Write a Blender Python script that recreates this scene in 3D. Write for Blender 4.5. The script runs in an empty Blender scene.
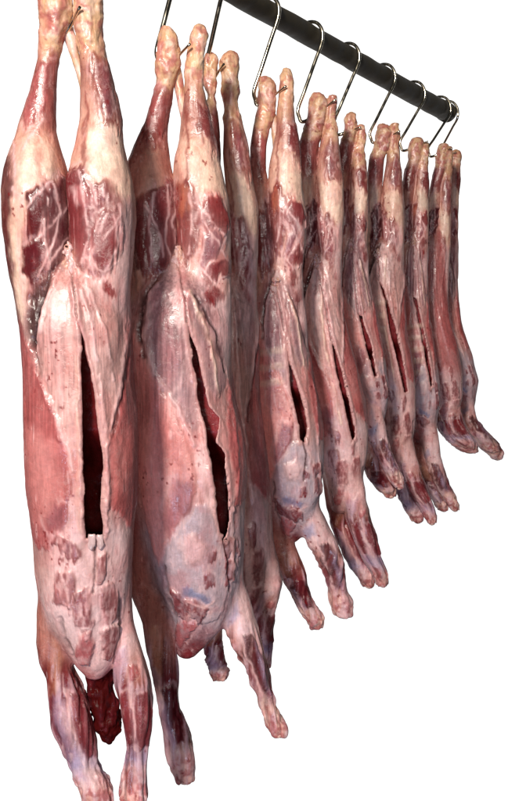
import bpy, bmesh, math, random
import numpy as np
from mathutils import Vector

random.seed(7)
rng = np.random.default_rng(11)
sc = bpy.context.scene
COL = sc.collection

# ------------------------------------------------------------------ scale
F, PX0, PY0, CAMZ = 900.0, 254.0, 262.0, 1.5      # focal length in photo px, principal column, horizon row
def scale_at(Y): return Y / F
def at(px, py, Y): return Vector(((px - PX0) * Y / F, Y, CAMZ + (PY0 - py) * Y / F))

# ------------------------------------------------------------------ noise
def _hash(ix, iy, iz, seed):
    h = (ix * 374761393 + iy * 668265263 + iz * 2147483647 + seed * 974634777) & 0xFFFFFFFF
    h = ((h ^ (h >> 13)) * 1274126177) & 0xFFFFFFFF
    h = (h ^ (h >> 16)) * 2246822519 & 0xFFFFFFFF
    h = h ^ (h >> 15)
    return (h & 0xFFFFFF).astype(np.float32) / 16777215.0

def vnoise(x, y, z, seed=0):
    x, y, z = np.broadcast_arrays(np.asarray(x, np.float64), np.asarray(y, np.float64), np.asarray(z, np.float64))
    fx, fy, fz = np.floor(x), np.floor(y), np.floor(z)
    ix, iy, iz = fx.astype(np.int64), fy.astype(np.int64), fz.astype(np.int64)
    tx, ty, tz = x - fx, y - fy, z - fz
    tx = tx * tx * (3 - 2 * tx); ty = ty * ty * (3 - 2 * ty); tz = tz * tz * (3 - 2 * tz)
    r = 0
    for dx in (0, 1):
        wx = tx if dx else 1 - tx
        for dy in (0, 1):
            wy = ty if dy else 1 - ty
            for dz in (0, 1):
                wz = tz if dz else 1 - tz
                r = r + wx * wy * wz * _hash(ix + dx, iy + dy, iz + dz, seed)
    return r

def fbm(x, y, z, octv=3, seed=0):
    r, a, t = 0, 1.0, 0
    for o in range(octv):
        r = r + a * vnoise(x * 2 ** o + 17.3 * o, y * 2 ** o + 5.1 * o, z * 2 ** o - 9.7 * o, seed + o * 31)
        t += a; a *= .5
    return r / t

def smooth(e0, e1, x):
    t = np.clip((x - e0) / (e1 - e0 + 1e-9), 0, 1)
    return t * t * (3 - 2 * t)

def smin(a, b, k):
    h = np.maximum(k - np.abs(a - b), 0) / k
    return np.minimum(a, b) - h * h * k * .25

def poly_sd(poly, u, v):
    """signed distance to a closed polygon, negative inside"""
    P = np.asarray(poly, float); n = len(P)
    d = np.full(u.shape, 1e9); s = np.ones(u.shape)
    j = n - 1
    for i in range(n):
        ex, ey = P[j] - P[i]
        wx, wy = u - P[i][0], v - P[i][1]
        t = np.clip((wx * ex + wy * ey) / (ex * ex + ey * ey + 1e-9), 0, 1)
        d = np.minimum(d, (wx - ex * t) ** 2 + (wy - ey * t) ** 2)
        c1 = v >= P[i][1]; c2 = v < P[j][1]; c3 = ex * wy > ey * wx
        f = (c1 & c2 & c3) | (~c1 & ~c2 & ~c3)
        s = np.where(f, -s, s)
        j = i
    return s * np.sqrt(d)

def line_d(pts, u, v):
    d = np.full(u.shape, 1e9)
    for a, b in zip(pts[:-1], pts[1:]):
        ex, ey = b[0] - a[0], b[1] - a[1]
        wx, wy = u - a[0], v - a[1]
        t = np.clip((wx * ex + wy * ey) / (ex * ex + ey * ey + 1e-9), 0, 1)
        d = np.minimum(d, (wx - ex * t) ** 2 + (wy - ey * t) ** 2)
    return np.sqrt(d)

# ------------------------------------------------------------------ tubes (limbs and trunk as lofted sections)
class Tube:
    def __init__(s, rows, ratio=1.0, off=0.0, n=2.1, cap=.7, sm=5.0, ratio_end=None, off_end=None, grow=0):
        rows = sorted(rows); ys = np.array([r[0] for r in rows], float)
        s.y0, s.y1 = ys[0], ys[-1]
        L = s.y1 - s.y0
        N = int(max(60, L * 2)); s.yy = np.linspace(s.y0, s.y1, N)
        xl = np.interp(s.yy, ys, [r[1] for r in rows]); xr = np.interp(s.yy, ys, [r[2] for r in rows])
        kw = max(1, int(sm / (L / N))); k = np.hanning(2 * kw + 3)[1:-1]; k /= k.sum()
        def sf(a):
            p = len(k) // 2
            e = np.concatenate([2 * a[0] - a[1:p + 1][::-1], a, 2 * a[-1] - a[-p - 1:-1][::-1]])
            return np.convolve(e, k, 'valid')
        xl, xr = sf(xl), sf(xr)
        s.c = (xl + xr) / 2; a = np.maximum((xr - xl) / 2 + grow, .8)
        s.a0 = a.copy()
        t = (s.yy - s.y0) / L
        rt = ratio + ((ratio_end if ratio_end is not None else ratio) - ratio) * t
        s.o = off + ((off_end if off_end is not None else off) - off) * t
        for end in (0, 1):
            ce = cap * (a[0] if end == 0 else a[-1]); ce = min(ce, L * .3)
            d = (s.yy - s.y0) if end == 0 else (s.y1 - s.yy)
            q = np.clip(d / max(ce, .5), 0, 1)
            a = a * np.maximum(np.sqrt(1 - (1 - q) ** 2), .12)
        s.a = np.maximum(a, .6); s.b = np.maximum(s.a * rt, .6); s.n = n
    def look(s, z, arr):
        return np.interp(z, s.yy, arr)
    def ev(s, x, y, z):
        zc = np.clip(z, s.y0, s.y1)
        a = s.look(zc, s.a); b = s.look(zc, s.b); c = s.look(zc, s.c); o = s.look(zc, s.o)
        dx = np.abs(x - c) / a; dy = np.abs(y - o) / b
        r = (dx ** s.n + dy ** s.n) ** (1 / s.n)
        d = (r - 1) * np.minimum(a, b)
        dz = np.abs(z - zc)
        return np.where(dz > 0, np.sqrt(np.maximum(d, 0) ** 2 + dz ** 2), d)

# ------------------------------------------------------------------ surface nets
def surface_nets(f, org, h):
    nx, ny, nz = f.shape
    ins = f < 0
    c = np.zeros((nx - 1, ny - 1, nz - 1), np.int8)
    for i in (0, 1):
        for j in (0, 1):
            for k in (0, 1):
                c += ins[i:nx - 1 + i, j:ny - 1 + j, k:nz - 1 + k]
    act = (c > 0) & (c < 8)
    I, J, K = np.nonzero(act)
    idx = np.full(act.shape, -1, np.int32); idx[I, J, K] = np.arange(len(I))
    corner = {}
    for i in (0, 1):
        for j in (0, 1):
            for k in (0, 1):
                corner[(i, j, k)] = f[I + i, J + j, K + k]
    acc = np.zeros((len(I), 3)); cnt = np.zeros(len(I))
    cs = list(corner)
    for p in cs:
        for ax in range(3):
            if p[ax] == 0:
                q = list(p); q[ax] = 1; q = tuple(q)
                fa, fb = corner[p], corner[q]
                m = (fa < 0) != (fb < 0)
                t = np.where(m, fa / (fa - fb + 1e-12), 0)
                pt = np.tile(np.array(p, float), (len(I), 1)); pt[:, ax] += t
                acc += pt * m[:, None]; cnt += m
    V = acc / cnt[:, None] + np.stack([I, J, K], 1)
    V = V * h + np.asarray(org)
    faces = []
    for ax in range(3):
        sl0 = [slice(None)] * 3; sl1 = [slice(None)] * 3
        sl0[ax] = slice(0, -1); sl1[ax] = slice(1, None)
        A, B = ins[tuple(sl0)], ins[tuple(sl1)]
        i, j, k = np.nonzero(A != B)
        g = np.stack([i, j, k], 1)
        o1, o2 = [(1, 2), (2, 0), (0, 1)][ax]
        ok = (g[:, o1] > 0) & (g[:, o2] > 0) & (g[:, o1] < f.shape[o1] - 1) & (g[:, o2] < f.shape[o2] - 1)
        g = g[ok]
        e1 = np.zeros(3, int); e1[o1] = 1; e2 = np.zeros(3, int); e2[o2] = 1
        def gi(q): return idx[q[:, 0], q[:, 1], q[:, 2]]
        quad = np.stack([gi(g - e1 - e2), gi(g - e2), gi(g), gi(g - e1)], 1)
        flip = ~ins[g[:, 0], g[:, 1], g[:, 2]]
        quad[flip] = quad[flip][:, ::-1]
        faces.append(quad)
    return V, np.concatenate(faces)

def relax(V, Fq, it=2, lam=.5):
    n = len(V)
    a = Fq.ravel(); b = np.roll(Fq, -1, 1).ravel()
    src = np.concatenate([a, b]); dst = np.concatenate([b, a])
    deg = np.bincount(src, minlength=n)
    for _ in range(it):
        m = np.stack([np.bincount(src, weights=V[dst, q], minlength=n) for q in range(3)], 1) / deg[:, None]
        V = V + lam * (m - V)
    return V

def vnormals(V, Fq):
    n = np.cross(V[Fq[:, 2]] - V[Fq[:, 0]], V[Fq[:, 3]] - V[Fq[:, 1]])
    out = np.stack([np.bincount(Fq.ravel(), weights=np.repeat(n[:, q], 4), minlength=len(V)) for q in range(3)], 1)
    return out / (np.linalg.norm(out, axis=1, keepdims=True) + 1e-12)

def lin(c):
    c = np.asarray(c, float) / 255
    return np.where(c <= .04045, c / 12.92, ((c + .055) / 1.055) ** 2.4)

# ------------------------------------------------------------------ flesh palette (sRGB)
PAL = dict(
    hock=(206, 164, 128), shank=(170, 100, 92), fat=(204, 154, 136), fat2=(178, 116, 104), cream=(226, 194, 174),
    musc=(94, 29, 37), musc2=(136, 48, 53), pinkm=(182, 92, 94), mem=(192, 146, 140), mem2=(164, 122, 124),
    flank=(180, 94, 93), flank2=(206, 138, 133), white=(214, 174, 172), grey=(176, 152, 158), mauve=(142, 82, 94),
    lilac=(172, 148, 172), blue_sheen=(118, 124, 158), blood=(136, 12, 18), dark=(50, 18, 22), tan=(196, 138, 108),  # lilac and blue: cool sheen put into the colour; dark: also painted shade
    footp=(222, 170, 158), tip=(228, 190, 176), deep=(66, 12, 12), orange=(206, 118, 84))
LP = {k: lin(v) for k, v in PAL.items()}

# variant 1 is traced on the nearest carcass, variant 2 on the one beside it (photo px)
STOPS = {
 1: dict(
  HL=[(-15, 'hock'), (48, 'hock'), (62, 'shank'), (112, 'shank'), (140, 'fat'), (230, 'fat2'), (300, 'fat2'), (340, 'musc2'), (380, 'flank')],
  HR=[(-15, 'hock'), (50, 'hock'), (70, 'fat2'), (120, 'fat'), (200, 'fat'), (300, 'white'), (340, 'flank'), (380, 'flank')],
  T=[(250, 'fat2'), (290, 'mem'), (360, 'mem'), (440, 'flank2'), (520, 'mem'), (565, 'mem'), (610, 'white'), (640, 'mem'), (680, 'pinkm')],
  FL=[(525, 'fat2'), (640, 'fat2'), (680, 'musc2'), (742, 'mauve'), (766, 'lilac'), (780, 'white'), (800, 'footp')],
  FR=[(525, 'fat2'), (640, 'white'), (672, 'fat2'), (690, 'musc2'), (740, 'mauve'), (760, 'lilac'), (776, 'white'), (798, 'footp')]),
 2: dict(
  HL=[(25, 'hock'), (80, 'hock'), (94, 'shank'), (138, 'shank'), (160, 'fat2'), (220, 'fat2'), (300, 'fat'), (350, 'flank')],
  HR=[(25, 'hock'), (80, 'hock'), (100, 'fat2'), (140, 'fat'), (230, 'fat'), (340, 'white'), (380, 'flank')],
  T=[(250, 'fat2'), (290, 'mem2'), (380, 'mem'), (440, 'flank2'), (500, 'mem'), (530, 'grey'), (620, 'grey'), (655, 'musc2')],
  FL=[(480, 'musc2'), (600, 'fat2'), (640, 'fat2'), (680, 'musc2'), (738, 'musc2'), (756, 'tip'), (780, 'footp')],
  FR=[(510, 'fat2'), (590, 'white'), (630, 'white'), (650, 'fat2'), (668, 'musc2'), (690, 'mauve'), (706, 'tip'), (734, 'footp')])}

# (tubes, colour, height px, softness px, strength, polygon)
PATCH = {
 1: [
  ('HL', 'pinkm', 0, 4, .7, [(45, 10), (54, 10), (54, 30), (46, 30)]),
  ('HL', 'pinkm', 0, 3, .6, [(58, 34), (69, 30), (66, 44), (58, 46)]),
  ('HL', 'pinkm', .6, 3, .8, [(42, 62), (50, 62), (46, 105), (28, 128), (24, 112), (34, 84)]),
  ('HL', 'musc2', .6, 3, .5, [(53, 62), (58, 62), (56, 120), (50, 130), (47, 120)]),
  ('HL', 'cream', .5, 4, .9, [(27, 140), (40, 146), (42, 175), (38, 205), (24, 215), (18, 180)]),
  ('HL', 'cream', .5, 3, .7, [(44, 140), (54, 148), (58, 170), (50, 180), (44, 170)]),
  ('HL', 'musc', .3, 2.5, .85, [(5, 170), (11, 158), (13, 185), (12, 230), (18, 280), (22, 320), (15, 320), (6, 240)]),
  ('HL', 'cream', .6, 3, .9, [(14, 200), (28, 196), (30, 240), (30, 290), (27, 322), (21, 320), (16, 270)]),
  ('HL', 'musc2', .9, 3, .9, [(31, 196), (44, 188), (60, 178), (72, 180), (75, 235), (68, 262), (54, 274), (44, 292), (34, 294), (29, 250)]),
  ('HR', 'musc2', .9, 3.5, .85, [(72, 174), (84, 168), (96, 184), (112, 188), (119, 208), (118, 242), (110, 268), (96, 276), (82, 264), (72, 250)]),
  ('HR', 'pinkm', .3, 5, .6, [(86, 190), (100, 196), (104, 224), (96, 250), (86, 240)]),
  ('HL', 'musc', .9, 2, .92, [(32, 196), (42, 190), (48, 200), (44, 224), (36, 238), (31, 220)]),
  ('HL', 'musc', .9, 2, .92, [(31, 248), (40, 240), (48, 246), (44, 268), (37, 288), (30, 270)]),
  ('HL', 'musc', .9, 2, .95, [(50, 196), (62, 180), (71, 184), (74, 230), (66, 262), (54, 262), (48, 236)]),
  ('HL,T', 'dark', -2.5, 3, .85, [(33, 300), (50, 268), (58, 262), (50, 285), (42, 310), (38, 352), (33, 345), (30, 320)]),  # shade painted into the crease between thigh and belly
  ('HR', 'musc2', .8, 2.5, .7, [(95, 55), (103, 62), (116, 100), (122, 120), (118, 132), (106, 122), (96, 90)]),
  ('HR', 'mauve', .2, 2, .6, [(99, 66), (106, 80), (112, 112), (102, 108)]),
  ('HR', 'cream', .5, 5, .85, [(84, 128), (112, 128), (126, 160), (130, 200), (112, 190), (92, 180), (86, 150)]),
  ('HR', 'blood', 0, 1.6, .6, [(84, 95), (86, 95), (88, 125), (87, 150), (84, 182), (82, 150), (83, 125)]),
  ('HR', 'musc2', .8, 2, .9, [(70, 176), (80, 170), (86, 190), (92, 215), (88, 250), (80, 262), (72, 250), (70, 210)]),
  ('HR', 'pinkm', .4, 2, .7, [(78, 186), (88, 180), (92, 205), (84, 212)]),
  ('HR', 'musc2', .9, 2, .9, [(100, 212), (112, 206), (116, 226), (110, 250), (102, 266), (94, 252), (94, 230)]),
  ('HR', 'musc2', .6, 2, .75, [(96, 184), (104, 182), (106, 196), (99, 202)]),
  ('HR', 'white', .4, 4, .8, [(119, 196), (133, 200), (134, 260), (130, 310), (122, 320), (116, 280), (117, 240)]),
  ('HR,T', 'blood', -.3, 2, .85, [(104, 280), (112, 288), (114, 296), (109, 300), (103, 292)]),
  ('HR,T', 'blood', -.2, 1.5, .7, [(88, 268), (93, 270), (100, 282), (96, 282)]),
  ('T', 'mem', .3, 3, .95, [(64, 256), (52, 286), (44, 312), (40, 350), (52, 400), (70, 452), (82, 452), (80, 300), (72, 262)]),
  ('T', 'white', .3, 4, .6, [(52, 300), (58, 290), (62, 340), (64, 420), (56, 390), (50, 340)]),
  ('T', 'mem', .3, 3, .95, [(78, 270), (102, 288), (122, 322), (120, 380), (112, 420), (104, 430), (98, 400), (90, 340)]),
  ('T', 'flank', .7, 1.8, .95, [(18, 318), (30, 340), (40, 375), (52, 404), (66, 448), (72, 480), (68, 520), (52, 552), (36, 545), (26, 490), (22, 400)]),
  ('T', 'flank2', 0, 9, .7, [(32, 430), (52, 440), (62, 480), (56, 520), (40, 520), (32, 480)]),
  ('T', 'flank', .7, 1.8, .95, [(131, 310), (140, 440), (138, 500), (128, 528), (116, 512), (104, 504), (103, 445), (113, 425), (121, 380), (126, 330)]),
  ('T', 'flank2', 0, 7, .5, [(108, 440), (122, 430), (124, 490), (110, 490)]),
  ('T', 'mauve', .2, 3, .6, [(54, 502), (68, 504), (64, 530), (52, 528), (48, 515)]),
  ('T', 'white', .5, 5, .85, [(60, 536), (84, 500), (84, 548), (104, 548), (106, 510), (124, 530), (126, 600), (116, 664), (96, 676), (76, 662), (56, 610), (52, 565)]),
  ('T', 'musc2', .4, 1.5, .85, [(60, 536), (72, 542), (78, 552), (74, 560), (68, 552), (58, 542)]),
  ('T', 'blood', -.2, 1.2, .7, [(61, 555), (66, 556), (66, 560), (61, 559)]),
  ('T', 'musc2', .6, 2.5, .8, [(60, 572), (72, 572), (74, 590), (68, 604), (58, 598)]),
  ('T', 'musc2', .6, 2, .85, [(76, 592), (86, 588), (88, 606), (92, 622), (86, 632), (76, 622), (72, 606)]),
  ('T', 'musc2', .6, 2, .85, [(103, 588), (110, 584), (114, 600), (116, 618), (108, 622), (103, 608)]),
  ('T', 'pinkm', 1.2, 2, .95, [(80, 634), (90, 630), (94, 644), (90, 660), (82, 662), (76, 650)]),
  ('T', 'musc2', 1.0, 2, .9, [(104, 628), (116, 626), (118, 642), (112, 656), (104, 654), (101, 640)]),
  ('T', 'musc2', .6, 1.5, .8, [(100, 560), (104, 552), (102, 570), (98, 580)]),
  ('FL', 'tan', .3, 4, .85, [(54, 636), (64, 634), (64, 660), (58, 690), (50, 694), (50, 664)]),
  ('FL', 'blood', 0, 2.5, .5, [(49, 664), (53, 662), (54, 690), (50, 692)]),
  ('FL', 'musc2', .8, 2, .85, [(70, 692), (84, 690), (91, 722), (96, 758), (88, 762), (76, 730)]),
  ('FL', 'lilac', .5, 3, .9, [(53, 694), (64, 700), (72, 730), (84, 766), (78, 772), (66, 750), (54, 722)]),
  ('FL', 'white', .2, 3, .6, [(58, 704), (64, 704), (76, 744), (72, 746)]),
  ('FL', 'white', .3, 4, .8, [(80, 768), (96, 764), (104, 782), (90, 792)]),
  ('FR', 'lilac', .3, 3, .7, [(112, 648), (126, 644), (126, 668), (116, 690)]),
  ('FR', 'musc2', .8, 1.6, .85, [(121, 692), (127, 690), (130, 720), (130, 744), (125, 746), (122, 720)]),
  ('FR', 'musc2', .8, 1.6, .85, [(135, 690), (146, 690), (150, 712), (148, 744), (138, 750), (134, 720)]),
  ('FR', 'pinkm', .6, 1.6, .8, [(128, 666), (136, 664), (138, 674), (130, 680)]),
  ('FR', 'blood', 0, 2.5, .7, [(124, 770), (130, 770), (132, 788), (128, 794), (124, 786)])],
 2: [
  ('HL', 'pinkm', 0, 3, .5, [(164, 44), (172, 42), (172, 58), (165, 62)]),
  ('HL', 'musc2', .7, 2.5, .5, [(159, 90), (170, 88), (163, 130), (152, 142), (144, 132), (150, 108)]),
  ('HL', 'pinkm', .3, 3, .6, [(156, 92), (162, 90), (152, 126), (147, 124)]),
  ('HL', 'fat', .5, 4, .8, [(146, 148), (160, 150), (162, 176), (156, 205), (142, 200)]),
  ('HL', 'musc', .9, 2.2, .92, [(156, 190), (172, 184), (178, 200), (177, 240), (170, 262), (156, 270), (150, 240)]),
  ('HL', 'dark', .2, 4, .7, [(130, 200), (150, 200), (150, 262), (146, 300), (136, 290), (131, 240)]),  # neighbour's shadow painted on the outer thigh
  ('HL', 'fat', .5, 2.5, .8, [(136, 270), (144, 268), (146, 300), (145, 332), (138, 330)]),
  ('HR', 'musc2', .8, 2, .9, [(198, 106), (206, 108), (214, 136), (218, 158), (210, 152), (203, 136)]),
  ('HR', 'cream', .5, 5, .85, [(186, 140), (206, 146), (220, 166), (227, 196), (210, 192), (194, 188), (184, 166)]),
  ('HR', 'blood', 0, 1.5, .65, [(185, 104), (187, 104), (189, 140), (188, 178), (185, 182), (186, 140)]),
  ('HR', 'musc2', .8, 2, .92, [(177, 190), (188, 178), (194, 196), (199, 216), (194, 240), (188, 262), (180, 258), (178, 226)]),
  ('HR', 'orange', .2, 4, .5, [(180, 186), (190, 182), (192, 204), (182, 210)]),
  ('HL', 'musc2', .8, 3, .8, [(140, 200), (156, 190), (172, 182), (180, 200), (178, 244), (168, 266), (152, 280), (142, 262)]),
  ('HR', 'pinkm', .5, 3, .6, [(200, 196), (220, 196), (228, 226), (222, 262), (206, 280), (198, 262)]),
  ('HR', 'musc2', .9, 1.8, .9, [(206, 204), (218, 202), (226, 220), (222, 230), (212, 222), (208, 228), (202, 218)]),
  ('HR', 'mauve', .9, 1.8, .9, [(206, 232), (214, 228), (220, 240), (212, 256), (206, 268), (199, 262), (201, 246)]),
  ('HR', 'musc2', .7, 1.5, .9, [(205, 270), (216, 262), (226, 258), (226, 272), (216, 274), (210, 284), (203, 280)]),
  ('HR,T', 'musc2', .5, 1.5, .85, [(208, 292), (216, 286), (219, 294), (213, 304), (207, 300)]),
  ('HR,T', 'blood', -.1, 1.5, .7, [(205, 288), (209, 286), (214, 302), (210, 306)]),
  ('HR,T', 'white', .4, 3, .85, [(218, 300), (230, 284), (230, 330), (227, 380), (222, 372), (214, 330)]),
  ('T', 'mem2', .4, 2.5, .95, [(178, 256), (168, 268), (153, 290), (147, 340), (154, 370), (176, 405), (196, 440), (198, 410), (190, 350), (184, 290)]),
  ('T', 'white', .2, 3, .6, [(176, 262), (182, 270), (186, 330), (180, 330), (176, 290)]),
  ('T', 'mauve', .1, 5, .35, [(160, 310), (176, 300), (180, 360), (172, 385), (158, 360)]),
  ('T', 'mem2', .8, 2, .95, [(184, 280), (192, 284), (208, 312), (222, 350), (225, 384), (214, 398), (206, 386), (198, 350)]),
  ('T', 'tan', .2, 3, .4, [(196, 310), (204, 312), (218, 356), (216, 376)]),
  ('T', 'flank2', .7, 1.8, .95, [(120, 300), (138, 330), (152, 372), (176, 408), (192, 450), (196, 490), (186, 512), (170, 540), (160, 566), (146, 520), (138, 470), (134, 400)]),
  ('T', 'flank', 0, 9, .55, [(140, 360), (160, 395), (182, 440), (182, 470), (160, 450), (144, 400)]),
  ('T', 'flank', .7, 1.8, .95, [(230, 366), (238, 400), (247, 450), (246, 498), (234, 505), (229, 450), (226, 410)]),
  ('T', 'mauve', .2, 3, .75, [(176, 478), (194, 484), (192, 506), (170, 536), (166, 520)]),
  ('T', 'white', .5, 2.5, .9, [(196, 440), (204, 446), (212, 486), (220, 530), (228, 548), (216, 540), (204, 500), (196, 470)]),
  ('T', 'grey', .8, 2.5, .92, [(194, 506), (206, 504), (222, 545), (232, 580), (222, 612), (204, 628), (186, 610), (172, 588), (165, 560), (174, 538)]),
  ('T', 'white', .6, 3, .7, [(180, 540), (196, 532), (206, 545), (200, 562), (186, 562)]),
  ('T', 'musc2', .6, 1.5, .9, [(223, 542), (232, 540), (233, 552), (225, 556)]),
  ('T', 'musc2', .5, 1.5, .9, [(226, 562), (232, 560), (231, 580), (226, 582)]),
  ('T', 'musc2', .2, 1.2, .85, [(209, 552), (214, 552), (213, 558), (209, 558)]),
  ('T', 'musc2', .2, 1.2, .85, [(206, 576), (210, 574), (211, 584), (206, 586)]),
  ('T', 'blue_sheen', .1, 2.5, .8, [(182, 584), (196, 590), (210, 598), (206, 604), (192, 598), (182, 594)]),
  ('T', 'musc2', .8, 1.6, .9, [(174, 590), (182, 598), (196, 602), (206, 610), (200, 618), (184, 616), (176, 606)]),
  ('T', 'pinkm', .8, 1.6, .9, [(176, 622), (188, 618), (198, 626), (192, 634), (182, 646), (176, 642)]),
  ('FL', 'tan', .3, 3, .85, [(150, 630), (158, 624), (164, 650), (162, 676), (154, 666)]),
  ('FL', 'musc', .7, 2, .85, [(162, 690), (174, 684), (180, 706), (184, 740), (176, 744), (166, 720)]),
  ('FL', 'lilac', .4, 2, .85, [(160, 696), (166, 704), (176, 744), (174, 752), (167, 740)]),
  ('FR', 'musc', .9, 2, .92, [(240, 634), (250, 632), (262, 660), (268, 686), (264, 694), (256, 676), (242, 652)]),
  ('FR', 'lilac', .5, 2, .85, [(252, 640), (257, 648), (268, 680), (272, 700), (266, 690), (258, 664)]),
  ('FL', 'white', .2, 2, .6, [(150, 690), (158, 688), (166, 740), (162, 748)]),
  ('FR', 'white', .3, 2, .7, [(234, 660), (242, 662), (256, 700), (252, 706)]),
  ('FR', 'blood', 0, 2, .5, [(262, 704), (267, 706), (274, 724), (270, 726)]),
  ('FR', 'blue_sheen', .1, 3, .6, [(224, 614), (236, 600), (238, 616), (228, 628)])]}

LINES = {   # thin fascia seams between muscles
 1: [('HL', [(42, 236), (58, 216), (70, 204)]), ('HL', [(44, 288), (52, 262), (62, 242), (70, 236)]), ('HL', [(48, 200), (46, 236), (50, 262)]),
     ('HR', [(112, 196), (100, 226), (90, 262), (96, 278)]), ('HR', [(92, 182), (98, 210), (94, 240)]), ('HR', [(116, 204), (118, 240), (106, 268)]),
     ('HR', [(92, 262), (104, 272), (118, 262)]), ('T', [(86, 280), (92, 320), (98, 370)]), ('FL', [(66, 690), (70, 720), (84, 764)]),
     ('FR', [(131, 684), (132, 720), (134, 750)]), ('T', [(96, 560), (97, 600), (98, 662)]), ('T', [(62, 560), (70, 600), (78, 640)]), ('T', [(110, 560), (117, 600), (116, 640)]), ('T', [(74, 566), (90, 578), (94, 600)]), ('T', [(76, 628), (86, 626), (94, 630)]), ('T', [(102, 626), (110, 624), (118, 624)]), ('HL', [(30, 208), (44, 190), (58, 176)]), ('HL', [(54, 184), (60, 214), (52, 246), (40, 276)]), ('HR', [(80, 172), (86, 205), (88, 240), (84, 262)]), ('HR', [(118, 214), (108, 232), (96, 246), (88, 268)]), ('HR', [(102, 190), (110, 214), (116, 240)]), ('HL', [(24, 150), (36, 130), (44, 118)]), ('HL', [(14, 140), (18, 160), (16, 190)])],
 2: [('HL', [(166, 186), (168, 214), (164, 244), (172, 262)]), ('HL', [(178, 190), (172, 220), (176, 250)]), ('HR', [(200, 206), (204, 240), (198, 270), (208, 296)]),
     ('HR', [(202, 210), (214, 224), (224, 240)]), ('HR', [(226, 232), (214, 258), (204, 272)]), ('HR', [(200, 268), (214, 284), (224, 276)]),
     ('HL', [(146, 206), (158, 226), (162, 256)]), ('HL', [(156, 192), (150, 224), (154, 262)]), ('HR', [(196, 194), (204, 222), (216, 244), (226, 262)]), ('HR', [(190, 192), (192, 226), (188, 254)]), ('FR', [(238, 636), (250, 664), (262, 696)]), ('FL', [(160, 680), (164, 720), (172, 750)]), ('T', [(188, 600), (204, 606), (214, 600)])]}

# ridges, and folds with crease shade painted dark: (limb, colour, width, height, strength, polyline)
RIDGE = {
 1: [('T', 'white', 2.0, 1.6, .7, [(66, 262), (54, 286), (44, 312), (41, 350), (51, 398), (69, 450), (74, 470)]),
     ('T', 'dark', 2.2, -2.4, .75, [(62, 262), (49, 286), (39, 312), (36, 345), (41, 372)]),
     ('T', 'pinkm', 2.0, 1.8, .5, [(22, 322), (34, 352), (46, 392), (62, 440)]),
     ('T', 'white', 1.8, 1.4, .6, [(129, 312), (124, 350), (118, 392), (108, 430)]),
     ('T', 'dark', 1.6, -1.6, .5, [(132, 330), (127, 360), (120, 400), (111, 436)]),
     ('T', 'cream', 2.2, 1.5, .7, [(74, 285), (79, 320), (79, 380), (80, 450), (81, 530)]),
     ('T', 'white', 2.2, 1.6, .6, [(81, 290), (92, 330), (100, 390), (106, 450), (106, 530)]),
     ('T', 'white', 1.5, 1.0, .5, [(90, 290), (104, 330), (112, 380)]),
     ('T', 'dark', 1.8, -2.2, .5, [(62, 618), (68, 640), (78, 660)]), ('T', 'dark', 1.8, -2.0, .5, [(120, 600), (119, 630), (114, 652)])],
 2: [('T', 'white', 2.0, 1.6, .7, [(176, 258), (166, 272), (152, 296), (147, 338), (155, 372), (178, 408), (194, 445)]),
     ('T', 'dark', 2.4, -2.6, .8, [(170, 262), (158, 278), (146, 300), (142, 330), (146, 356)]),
     ('T', 'white', 1.8, 1.6, .6, [(184, 290), (191, 340), (199, 400), (207, 460), (214, 510)]),
     ('T', 'cream', 1.8, 1.6, .6, [(190, 292), (206, 330), (214, 372), (218, 396)]),
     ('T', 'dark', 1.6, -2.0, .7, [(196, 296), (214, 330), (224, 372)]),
     ('T', 'pinkm', 1.8, 1.5, .5, [(226, 380), (233, 420), (236, 470), (232, 510)]),
     ('T', 'white', 1.6, 1.2, .5, [(232, 500), (230, 540), (232, 580)]),
     ('T', 'dark', 1.8, -2.0, .5, [(166, 566), (170, 600), (178, 630)])]}

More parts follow.
